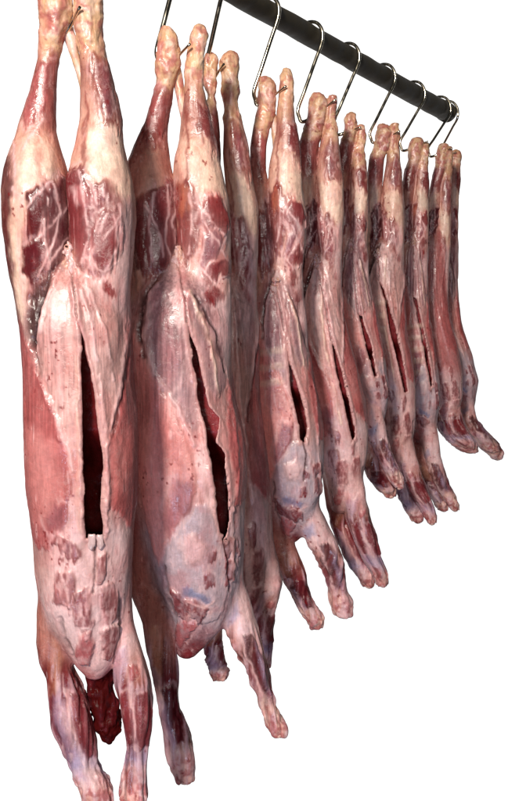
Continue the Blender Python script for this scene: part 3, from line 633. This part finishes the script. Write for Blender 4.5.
def simple_material(name, col, rough, metal=0, var=.25, scale=60, stretch=(1, 1, 1), bump=.3, dist=.001, coords='Object'):
    m = bpy.data.materials.new(name); t, b = nodes(m); N, L = t.nodes.new, t.links.new
    tc = N('ShaderNodeTexCoord'); mp = N('ShaderNodeMapping'); mp.inputs['Scale'].default_value = stretch
    L(tc.outputs[coords], mp.inputs[0])
    n = N('ShaderNodeTexNoise'); n.inputs['Scale'].default_value = scale; n.inputs['Detail'].default_value = 6
    L(mp.outputs[0], n.inputs['Vector'])
    r = N('ShaderNodeValToRGB'); c = np.asarray(col)
    r.color_ramp.elements[0].position = .3; r.color_ramp.elements[1].position = .7
    r.color_ramp.elements[0].color = (*np.clip(c * (1 - var), 0, 1), 1); r.color_ramp.elements[1].color = (*np.clip(c * (1 + var), 0, 1), 1)
    L(n.outputs[0], r.inputs[0]); L(r.outputs[0], b.inputs['Base Color'])
    b.inputs['Metallic'].default_value = metal
    rr = N('ShaderNodeMapRange'); rr.inputs[1].default_value = .3; rr.inputs[2].default_value = .7
    rr.inputs[3].default_value = max(rough - .1, .05); rr.inputs[4].default_value = rough + .12
    L(n.outputs[0], rr.inputs[0]); L(rr.outputs[0], b.inputs['Roughness'])
    bp = N('ShaderNodeBump'); bp.inputs['Strength'].default_value = bump; bp.inputs['Distance'].default_value = dist
    L(n.outputs[0], bp.inputs['Height']); L(bp.outputs[0], b.inputs['Normal'])
    return m
M_STEEL = simple_material('hook_steel', (.74, .67, .52), .17, 1, .22, 90, (1, 1, .3), .15, .0005)
M_RAIL = simple_material('rail_dark', (.036, .027, .013), .78, 0, .5, 22, (1, 1, 1), .6, .003)
M_CART = simple_material('cartilage', lin((190, 160, 160)), .3, 0, .12, 120, (1, 1, 1), .3, .001)
M_BONE = simple_material('cut_bone', lin((216, 150, 140)), .34, 0, .35, 140, (1, 1, 1), .6, .002)

# ------------------------------------------------------------------ build one carcass
def tag(o, label, cat, group=None):
    o['label'] = label; o['category'] = cat
    if group: o['group'] = group

def blob(name, rows, Y, parent, root_loc, mat, seed, palette, h=1.0, amp=3.0, ratio=1.0, off=6, sm=4, ns=1.0):
    t = Tube(rows, ratio, off, sm=sm, cap=.6)
    s = scale_at(Y)
    x0 = min(r[1] for r in rows) - 6; x1 = max(r[2] for r in rows) + 6
    hd = (t.b.max()) + 6
    gx = np.arange(x0, x1, h); gy = np.arange(off - hd, off + hd, h); gz = np.arange(t.y0 - 4, t.y1 + 4, h)
    d = t.ev(gx[:, None, None], gy[None, :, None], gz[None, None, :])
    d = d + (fbm(gx[:, None, None] / (6 * ns), gy[None, :, None] / (6 * ns), gz[None, None, :] / (8 * ns), 3, seed) - .5) * amp
    V, Fq = surface_nets(d.astype(np.float32), (gx[0], gy[0], gz[0]), h)
    V = relax(V, Fq, 1)
    a = fbm(V[:, 0] / (6 * ns), V[:, 1] / (6 * ns), V[:, 2] / (16 * ns), 3, seed + 3); b2 = fbm(V[:, 0] / (4 * ns), V[:, 1] / (4 * ns), V[:, 2] / (9 * ns), 3, seed + 4)
    pc = np.array([LP[p] for p in palette])
    f = smooth(.3, .6, a); g = smooth(.58, .74, b2) * .7
    col = pc[0] * (1 - f[:, None]) + pc[1] * f[:, None]; col = col * (1 - g[:, None]) + pc[2] * g[:, None]
    W = np.stack([(V[:, 0] - PX0) * s, Y + V[:, 1] * s, CAMZ + (PY0 - V[:, 2]) * s], 1) - np.array(root_loc)
    return new_mesh_object(name, W, Fq[:, ::-1] , mat, parent, col)

def build_carcass(k, h):
    d = C[k]; T = TUBES[k]; Y = d['Y']; s = scale_at(Y)
    size = T['FL'].y1 - T['HL'].y0
    ref = C[d['var']]; RT = TUBES[d['var']]
    zoom = (RT['FL'].y1 - RT['HL'].y0) / size
    allr = [r for p in PART_ORDER for r in d[p]]
    x0 = min(r[1] for r in allr) - 5; x1 = max(r[2] for r in allr) + 5
    y0 = min(r[0] for r in allr) - 6; y1 = max(r[0] for r in allr) + 6
    hd = max(T[p].b.max() + abs(T[p].o).max() for p in PART_ORDER) + 5
    gx = np.arange(x0, x1, h); gy = np.arange(-hd, hd, h); gz = np.arange(y0, y1, h)
    kk = 1 / zoom
    f = np.full((len(gx), len(gy), len(gz)), 60.0, np.float32)
    def sub(t, pad):
        a = np.searchsorted(gz, t.y0 - pad); b = np.searchsorted(gz, t.y1 + pad)
        return slice(max(a, 0), min(b, len(gz)))
    def put(t, kbl):
        sl = sub(t, 14 * kk + 2)
        v = t.ev(gx[:, None, None], gy[None, :, None], gz[None, None, sl]).astype(np.float32)
        f[:, :, sl] = smin(f[:, :, sl], v, kbl)
    put(T['HL'], 1); put(T['HR'], 2.5 * kk)
    put(T['T'], 10 * kk); put(T['FL'], 8 * kk); put(T['FR'], 8 * kk if k < 5 else 3.5 * kk)
    # oblique local coordinates of the belly side (where a point shows on the flattened front view)
    pxc = (T['T'].c.mean())
    kx = (pxc - PX0) / F
    def front(x, y, z):
        q = y / F
        return x - kx * y, z - (z - PY0) * q
    # the opened belly
    body = f.copy()
    sl = d['slit']; poly = sl[0] + sl[1]
    P = np.array(poly, float)
    ix = slice(max(np.searchsorted(gx, P[:, 0].min() - 22), 0), np.searchsorted(gx, P[:, 0].max() + 22))
    iz = slice(max(np.searchsorted(gz, P[:, 1].min() - 45), 0), np.searchsorted(gz, P[:, 1].max() + 45))
    X, Yg, Z = gx[ix][:, None, None], gy[None, :, None], gz[None, None, iz]
    U, Vv = front(X, Yg, Z); U, Vv = np.broadcast_arrays(U, Vv)
    jag = (fbm(U / (9 * kk), Vv / (22 * kk), Yg / 60, 3, k * 7) - .5) * 5 * kk
    sd = poly_sd(poly, U + jag, Vv)
    bb = T['T'].look(Z, T['T'].b)
    wv = np.clip((Yg + bb) / bb, 0, 1)
    if k in (3, 9, 10): sd = sd + 40
    cut = np.maximum(sd - 4 * kk * smooth(.12, .6, wv), Yg - (-.5 + .95 * smooth(P[:, 1].min() + .5 * np.ptp(P[:, 1]), P[:, 1].min() + .72 * np.ptp(P[:, 1]), Vv)) * bb)
    f[ix, :, iz] = np.maximum(f[ix, :, iz], -cut.astype(np.float32))
    V, Fq = surface_nets(f, (gx[0], gy[0], gz[0]), h)
    V = relax(V, Fq, 2, .5)
    N = vnormals(V, Fq)
    # body depth of each vertex below the uncut skin
    gi = np.clip(((V - np.array([gx[0], gy[0], gz[0]])) / h).round().astype(int), 0, np.array(f.shape) - 1)
    inside = body[gi[:, 0], gi[:, 1], gi[:, 2]]
    u, v = front(V[:, 0], V[:, 1], V[:, 2])
    # blend weights of the limbs
    ds = {p: T[p].ev(V[:, 0], V[:, 1], V[:, 2]) for p in PART_ORDER}
    dm = np.min(np.stack(list(ds.values())), 0)
    ws = {p: np.exp(-np.maximum(ds[p] - dm, 0) / (2.2 * kk)) for p in PART_ORDER}
    tot = sum(ws.values())
    col = np.zeros((len(V), 3)); hg = np.zeros(len(V))
    seed = k * 101
    for p in PART_ORDER:
        w = ws[p] / tot
        m = w > .02
        if not m.any(): continue
        t, r = T[p], RT[p]
        if k in (1, 2):
            uu, vv = u[m], v[m]
        else:
            q = np.clip((v[m] - t.y0) / (t.y1 - t.y0), -.05, 1.05)
            vv = r.y0 + q * (r.y1 - r.y0)
            sx = (u[m] - t.look(v[m], t.c)) / np.maximum(t.look(v[m], t.a0), 1)
            uu = r.look(vv, r.c) + sx * r.look(vv, r.a0)
            uu = uu + random.uniform(-5, 5); vv = vv + random.uniform(-16, 14) * (1 if p in ('HL', 'HR') else .4)
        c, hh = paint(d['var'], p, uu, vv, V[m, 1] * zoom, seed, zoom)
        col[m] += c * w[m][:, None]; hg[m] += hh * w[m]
    # slit rim and cavity
    sdv = poly_sd(poly, u, v)
    frontf = V[:, 1] < 0
    nn = fbm(u / (4 * kk), v / (6 * kk), V[:, 1] / 20, 3, seed + 61)
    rim = np.exp(-(np.maximum(sdv, 0) / ((2.2 + 4 * nn) * kk)) ** 2) * frontf * (k not in (3, 9, 10))
    rc = LP['white'] * (1 - nn[:, None] * .6) + LP['pinkm'] * nn[:, None] * .6
    rr = (rim * .85)[:, None]; rc = rc * .75 + LP['cream'] * .25
    col = col * (1 - rr) + rc * rr
    hg += rim * (nn - .4) * 1.6
    if k not in (3, 9, 10):
        for e in (sl[0], sl[1]):
            L_ = list(e)
            if 'lump' in d: L_ = ([(d['lump'][0], d['lump'][1])] + L_) if e is sl[0] else (L_ + [(d['lump'][0] + 2 * kk, d['lump'][1])])
            dl = line_d(L_, u + (nn - .5) * 2.5 * kk, v)
            a = np.exp(-((dl - 2.2 * kk) / (2.0 * kk)) ** 2) * frontf * smooth(-3, 0, inside + 2.5) * (.45 + .9 * fbm(u / (9 * kk), v / (25 * kk), V[:, 1] / 30, 2, seed + 67))
            a = np.clip(a, 0, 1)
            hg += a * 1.1
            col = col * (1 - a[:, None] * .6) + (LP['white'] * nn[:, None] + LP['pinkm'] * (1 - nn[:, None])) * a[:, None] * .6
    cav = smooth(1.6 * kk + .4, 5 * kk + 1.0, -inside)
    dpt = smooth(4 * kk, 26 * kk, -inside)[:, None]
    cc = LP['musc2'] * (.9 + 1.1 * nn[:, None]) * (1 - dpt) + LP['deep'] * (.8 + 1.6 * nn[:, None]) * dpt  # shade painted in: cavity colour darkens with depth
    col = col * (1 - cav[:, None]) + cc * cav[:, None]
    if k > 3: cc = cc * .4
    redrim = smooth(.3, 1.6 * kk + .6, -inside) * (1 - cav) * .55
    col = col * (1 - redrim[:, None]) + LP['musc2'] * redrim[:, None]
    if 'lump' in d and k not in (3, 9, 10):
        lx, ly, lw, lh = d['lump']
        dc = line_d([(lx, ly + lh * .5), (lx * .4 + sl[0][0][0] * .6 + kk, ly * .4 + sl[0][0][1] * .6), sl[0][0]], u + (nn - .5) * 2.5 * kk, v)
        a = np.exp(-(dc / max(.8 * kk, .55)) ** 2) * frontf
        col = col * (1 - a[:, None] * .8) + LP['deep'] * a[:, None] * .8; hg -= a * 2.4
    if 'crack' in d:
        dc = line_d(d['crack'], u + (nn - .5) * 3, v)
        a = np.exp(-(dc / 1.1) ** 2) * frontf
        col = col * (1 - a[:, None] * .85) + LP['deep'] * a[:, None] * .85; hg -= a * 2.2
    if 'lump' in d:
        lx, ly, lw, lh = d['lump']
        q = np.exp(-(((u - lx) / lw) ** 2 + ((v - ly) / lh) ** 2) * 1.3) * frontf
        lc = LP['tan'] * (1 - nn[:, None]) + LP['white'] * nn[:, None]
        col = col * (1 - q[:, None] * .8) + lc * q[:, None] * .8
        hg += q * (fbm(u / (2.2 * kk), v / (2.2 * kk), V[:, 1] / 3, 2, seed + 71) - .5) * 6
    if d.get('ribs'):
        ra, rb, rx0, rx1, rn = d['ribs']
        ph = ((v + (u - rx0) * .12 + (nn - .5) * 3 * kk - ra) / (rb - ra)) * rn
        a = smooth(.25, .0, np.abs((ph % 1) - .5) - .08) * smooth(ra - 4, ra + 3, v) * (1 - smooth(rb - 3, rb + 4, v)) * smooth(rx0 - 3, rx0 + 3, u) * (1 - smooth(rx1 - 4, rx1 + 2, u)) * frontf
        a = a * .5 * (.4 + nn)
        col = col * (1 - a[:, None]) + LP['cream'] * a[:, None]; hg += a * 1.5
    if d.get('red'):
        a = (ws['T'] / tot) * (1 - smooth(365, 385, v)) * .75
        col = col * (1 - a[:, None]) + LP['flank'] * (.8 + .4 * nn[:, None]) * a[:, None]
    V = V + N * (hg * kk * (1 - cav))[:, None]
    rt = at(d['hookx'], d['HL'][0][0], Y)
    W = np.stack([(V[:, 0] - PX0) * s, Y + V[:, 1] * s, CAMZ + (PY0 - V[:, 2]) * s], 1) - np.array(rt)
    o = new_mesh_object('lamb_carcass', W, Fq[:, ::-1], M_FLESH, None, col, rt)
    # parts with a look of their own
    if 'tendon' in d:
        blob('hamstring', d['tendon'], Y, o, rt, M_FLESH, k * 19, ('tip', 'hock', 'pinkm'), h=max(.6, .9 * kk), amp=2.5 * kk, off=4 * kk, sm=4, ns=1.3)
    if 'lump' in d and k != 3:
        lx, ly, lw, lh = d['lump']
        m = (np.abs(u - lx) < 3 * kk + 1) & (np.abs(v - ly) < 3 * kk + 1) & frontf
        if m.any():
            q_ = V[m]; yf = q_[:, 1].min() + lw * .28; xx, zz = q_[:, 0].mean(), q_[:, 2].mean()
            blob('tail_fat', [(zz - lh, xx - lw * .35, xx + lw * .25), (zz - lh * .4, xx - lw * .7, xx + lw * .6), (zz + lh * .4, xx - lw * .75, xx + lw * .8), (zz + lh, xx - lw * .3, xx + lw * .6)],
                 Y, o, rt, M_FLESH, k * 23, ('fat', 'white', 'pinkm'), h=max(.45, .8 * kk), amp=8.5 * kk, off=yf, sm=2 * kk, ns=.62 * max(kk, .5), ratio=.55)
    if 'neck' in d:
        nk = blob('neck_stump', d['neck'], Y, o, rt, M_RAW, k * 13, ('musc', 'deep', 'dark'), h=.9, amp=15, off=10, ns=1.5)
        nk['label'] = 'dark red bloody neck stump between the forelegs'
    for p in ('FL', 'FR'):
        r = d[p]; a, b = r[-2], r[-1]
        wv_ = (b[2] - b[1]); cx = (b[1] + b[2]) / 2; dirx = (a[1] + a[2]) / 2
        tip = b[0]
        ln = max(3.0 * kk, 2)
        bo = blob('shank_bone', [(tip - ln * 3, cx - wv_ * .34, cx + wv_ * .34), (tip - ln * .5, cx - wv_ * .42, cx + wv_ * .42), (tip + ln * .6, cx - wv_ * .38, cx + wv_ * .38)], Y, o, rt, M_FLESH,
             k * 17 + (p == 'FR'), ('tip', 'footp', 'blood'), h=max(.5, .8 * kk), amp=3 * kk, off=T[p].o[-1] - 1.5 * kk, sm=1.5 * kk)
    for (cx, cy, rw, rh, tilt) in d.get('cart', []):
        bm = bmesh.new(); bmesh.ops.create_icosphere(bm, subdivisions=3, radius=1)
        fb = T['T'].look(cy, T['T'].b)
        xq = (cx - T['T'].look(cy, T['T'].c)) / T['T'].look(cy, T['T'].a)
        yy = -fb * math.sqrt(max(.1, 1 - xq * xq)) - .5
        # place at the belly surface, shifted for the oblique front view
        xx = cx + kx * yy; zz = cy + (cy - PY0) * yy / F
        for vt in bm.verts:
            p_ = vt.co.copy()
            x_ = p_.x * rw; z_ = p_.z * rh; y_ = p_.y * 1.1 + (p_.x ** 2) * 1.2 - p_.z * 1.0; x_ *= (1.15 - .45 * p_.z * (1 if abs(tilt) < .2 else -1)) ; x_ = max(-rw * .8, min(rw * .8, x_))
            x_, z_ = x_ * math.cos(tilt) - z_ * math.sin(tilt), x_ * math.sin(tilt) + z_ * math.cos(tilt)
            x_ += (float(vnoise(x_ / 3, y_ / 3, z_ / 3, 5)) - .5) * 2; z_ += (float(vnoise(x_ / 3 + 9, y_ / 3, z_ / 3, 6)) - .5) * 3
            vt.co = Vector(((xx + x_ - PX0) * s, Y + (yy + y_) * s, CAMZ + (PY0 - (zz + z_)) * s)) - rt
        me = bpy.data.meshes.new('breast_cartilage'); bm.to_mesh(me); bm.free()
        for pl in me.polygons: pl.use_smooth = True
        me.materials.append(M_CART)
        ob = bpy.data.objects.new('breast_cartilage', me); COL.objects.link(ob); ob.parent = o
    return o

LABELS = {
 1: 'largest lamb carcass at the left edge, long straight black belly slit and bloody neck',
 2: 'big lamb carcass second from the left, ragged slanting slit and a splayed right foreleg',
 3: 'shadowed lamb carcass mostly hidden behind the second from the left, no slit in view',
 4: 'lamb carcass fourth from the left, short open slit, two forelegs spread down right',
 5: 'lamb carcass fifth from the left with a narrow slit low on its right side',
 6: 'slim lamb carcass sixth from the left, its two short forelegs tucked close under the chest',
 7: 'lamb carcass seventh from the left with a long thin slit and greyish white breast',
 8: 'lamb carcass eighth from the left, in front of the smooth red flanked one',
 9: 'lamb carcass with plain smooth red flank, last but one towards the rail end',
 10: 'farthest lamb carcass at the right, a thin strip with foreleg kicking out right'}
VOX = {1: 1.15, 2: 1.15, 3: 1.3, 4: 1.05, 5: 1.0, 6: .9, 7: .9, 8: .85, 9: .8, 10: .8}
for k in sorted(C):
    o = build_carcass(k, VOX[k])
    tag(o, LABELS[k], 'carcass', 'lamb carcasses hanging in a row')

# ------------------------------------------------------------------ rail and hooks
def rail_point(px):                      # a point of the rail axis given the column it shows at
    Y = 935.6 / (712 - px)
    return Vector(((px - PX0) * Y / F, Y, CAMZ + .5855))
pa, pb = rail_point(40), rail_point(446.5)
axis = (pb - pa).normalized(); side = Vector((axis.y, -axis.x, 0)).normalized()
up = side.cross(axis).normalized()
if up.z < 0: up = -up
def tube_mesh(name, pts, rads, mat, seg=14, parent=None, loc=Vector((0, 0, 0)), wob=0.0, caps=True):
    bm = bmesh.new(); rings = []
    n = len(pts)
    tn = [(pts[min(i + 1, n - 1)] - pts[max(i - 1, 0)]).normalized() for i in range(n)]
    ref = Vector((0, 0, 1)) if abs(tn[0].z) < .9 else Vector((1, 0, 0))
    nr = (ref - tn[0] * ref.dot(tn[0])).normalized()
    for i in range(n):
        nr = (nr - tn[i] * nr.dot(tn[i])).normalized(); bn = tn[i].cross(nr)
        ring = []
        for j in range(seg):
            a = 2 * math.pi * j / seg
            r = rads[i] * (1 + wob * (float(vnoise(i * .35, math.cos(a) * 1.3 + 5, math.sin(a) * 1.3 + 5, 3)) - .5))
            ring.append(bm.verts.new(pts[i] + nr * math.cos(a) * r + bn * math.sin(a) * r - loc))
        rings.append(ring)
    for i in range(n - 1):
        for j in range(seg):
            bm.faces.new((rings[i][j], rings[i][(j + 1) % seg], rings[i + 1][(j + 1) % seg], rings[i + 1][j]))
    if caps:
        bm.faces.new(rings[0][::-1]); bm.faces.new(rings[-1])
    bmesh.ops.recalc_face_normals(bm, faces=bm.faces)
    me = bpy.data.meshes.new(name); bm.to_mesh(me); bm.free()
    for p in me.polygons: p.use_smooth = len(p.vertices) == 4
    me.materials.append(mat)
    o = bpy.data.objects.new(name, me); COL.objects.link(o); o.location = loc
    if parent: o.parent = parent
    return o
NR = 90
pts = [pa.lerp(pb, i / (NR - 1)) for i in range(NR)]
def rail_r(p): return .0245 + .0125 * max(0, min(1, (p.y - 1.9) / 1.6))
rail = tube_mesh('hanging_rail', pts, [rail_r(p) for p in pts], M_RAIL, 28, None, pa, .12)
tag(rail, 'thick dark round pole running above the carcasses that carries all the hooks', 'rail')
Rend = rail_r(pb)
ec = tube_mesh('rail_end', [pb - axis * .03 - pa, pb + axis * .004 - pa, pb + axis * .010 - pa, pb + axis * .013 - pa], [Rend * 1.04, Rend * 1.05, Rend * .95, Rend * .7], M_RAIL, 28, rail, Vector((0, 0, 0)), .06)

# hooks: (rail column, bottom x, bottom y, tip x, tip y), the S lies across the rail
HK = {1: (66, 54, 36, 80, 7), 2: (166, 157, 66, 190, 44), 3: (211, 206, 80, 224, 64), 4: (266, 254, 104, 286, 86), 5: (310, 298, 121, 336, 99),
      6: (347, 333, 134, 361, 127), 7: (383, 370, 142, 400, 131), 8: (413, 400, 150, 428, 141), 9: (439, 428, 156, 452, 148), 10: (446.5, 440, 158, 456, 152)}
for k in C:
    tt = TUBES[k]['HR']; C[k]['hkd'] = float(tt.look(HK[k][4] + 4, tt.b)) * scale_at(C[k]['Y'])
HL_ = {1: 'steel hook of the nearest carcass, only its tip showing between the hocks', 2: 'steel hook whose rod rises left of the second carcass out of the picture',
       3: 'steel hook with its rod rising just right of the second carcass hocks', 4: 'steel hook over the thick dark rail, leftmost one whose rod crosses the rail in view',
       5: 'wide bright steel hook, second of those crossing the rail in view', 6: 'steel hook in the middle of the rail holding the slim sixth carcass',
       7: 'steel hook with bent back top end holding the seventh carcass', 8: 'steel hook third from the free end of the rail',
       9: 'brownish steel hook beside the free end of the rail', 10: 'steel hook at the very end of the rail, farthest right'}
def catmull(P, n=8):
    P = [P[0] * 2 - P[1]] + P + [P[-1] * 2 - P[-2]]; out = []
    for i in range(1, len(P) - 2):
        for q in range(n):
            t = q / n; a, b, c, d_ = P[i - 1], P[i], P[i + 1], P[i + 2]
            out.append(.5 * ((2 * b) + (c - a) * t + (2 * a - 5 * b + 4 * c - d_) * t * t + (3 * b - a - 3 * c + d_) * t ** 3))
    out.append(P[-2]); return out
for k, (rx, bx, by, tx, ty) in HK.items():
    q = rail_point(rx); R = rail_r(q) + .0055
    Y = C[k]['Y']
    bot = at(bx, by, Y); tip = at(tx, ty, Y - C[k]['hkd'] - .012)
    up_ = Vector((0, 0, 1))
    top = [q - side * R * .98 - up_ * R * .35, q - side * R * .95 + up_ * R * .3, q - side * R * .55 + up_ * R * .86, q + up_ * R * 1.06, q + side * R * .62 + up_ * R * .88, q + side * R * 1.02 + up_ * R * .25]
    e = q + side * R * 1.0 - up_ * R * .6
    mid = [e.lerp(bot + up_ * .03, t) for t in (.0, .25, .5, .75, 1)]
    dirx = (tip - bot); w = dirx.x
    jb = [bot + Vector((.003, 0, .010)), bot + Vector((w * .10, 0, -.002)), bot + Vector((w * .3, .002, -.003 + .15 * dirx.z)), bot + Vector((w * .62, dirx.y * .25, dirx.z * .5)), tip]
    P = catmull(top + mid + jb, 6)
    n = len(P); rr = [.0048 * (1 if i < n - 8 else max(.5, (n - 1 - i) / 8)) for i in range(n)]
    loc = q.copy()
    hk = tube_mesh('meat_hook', P, rr, M_STEEL, 12, None, loc)
    tag(hk, HL_[k], 'hook', 'steel hooks hanging from the rail')

# ------------------------------------------------------------------ added white backdrop, bright by its own glow
mb = bpy.data.materials.new('white_backdrop'); t, b = nodes(mb)
b.inputs['Base Color'].default_value = (.9, .9, .9, 1); b.inputs['Roughness'].default_value = .9; b.inputs['Specular IOR Level'].default_value = 0
nn_ = t.nodes.new('ShaderNodeTexNoise'); nn_.inputs['Scale'].default_value = 3
mr = t.nodes.new('ShaderNodeMapRange'); mr.inputs[3].default_value = .99; mr.inputs[4].default_value = 1.03
t.links.new(nn_.outputs[0], mr.inputs[0]); t.links.new(mr.outputs[0], b.inputs['Emission Strength'])
b.inputs['Emission Color'].default_value = (1, 1, 1, 1)
bm = bmesh.new()
for z in (-5.2, 6.0):
    for x in (-5.2, 5.2): bm.verts.new((x, 0, z))
vs = list(bm.verts); bm.faces.new((vs[0], vs[1], vs[3], vs[2]))
me = bpy.data.meshes.new('backdrop'); bm.to_mesh(me); bm.free(); me.materials.append(mb)
bd = bpy.data.objects.new('backdrop', me); COL.objects.link(bd); bd.location = (0, 7.2, 0); bd['kind'] = 'structure'

# ------------------------------------------------------------------ light
def area(name, loc, target, power, size, col):
    l = bpy.data.lights.new(name, 'AREA'); l.energy = power; l.size = size; l.color = col
    o = bpy.data.objects.new(name, l); COL.objects.link(o); o.location = loc
    o.rotation_euler = (Vector(target) - Vector(loc)).to_track_quat('-Z', 'Y').to_euler(); return o
area('key_lamp', (-1.02, -2.2, 3.1), (0.1, 2, 1.5), 240, .42, (1, .93, .84))
area('low_cool_lamp', (-.3, -1.1, .0), (0, 2, 1.1), 17, .35, (.62, .72, 1))
area('fill_lamp', (.25, -1.6, 1.75), (.2, 2, 1.4), 17, .4, (1, .95, .9))
w = bpy.data.worlds.new('World'); sc.world = w; w.use_nodes = True
w.node_tree.nodes['Background'].inputs[0].default_value = (.8, .85, 1, 1); w.node_tree.nodes['Background'].inputs[1].default_value = .025

# ------------------------------------------------------------------ camera
cd = bpy.data.cameras.new('camera'); cam = bpy.data.objects.new('camera', cd); COL.objects.link(cam)
cam.location = (0, 0, CAMZ); cam.rotation_euler = (math.pi / 2, 0, 0)
cd.sensor_fit = 'VERTICAL'; cd.sensor_height = 24; cd.lens = 24 * F / 801
cd.shift_x = 0; cd.shift_y = (PY0 - 400.5) / 801
cd.clip_start = .05; cd.clip_end = 100
sc.camera = cam
sc.view_settings.view_transform = 'Standard'; sc.view_settings.look = 'None'; sc.view_settings.exposure = 0
sc.render.engine = 'CYCLES'
sc.cycles.use_denoising = True
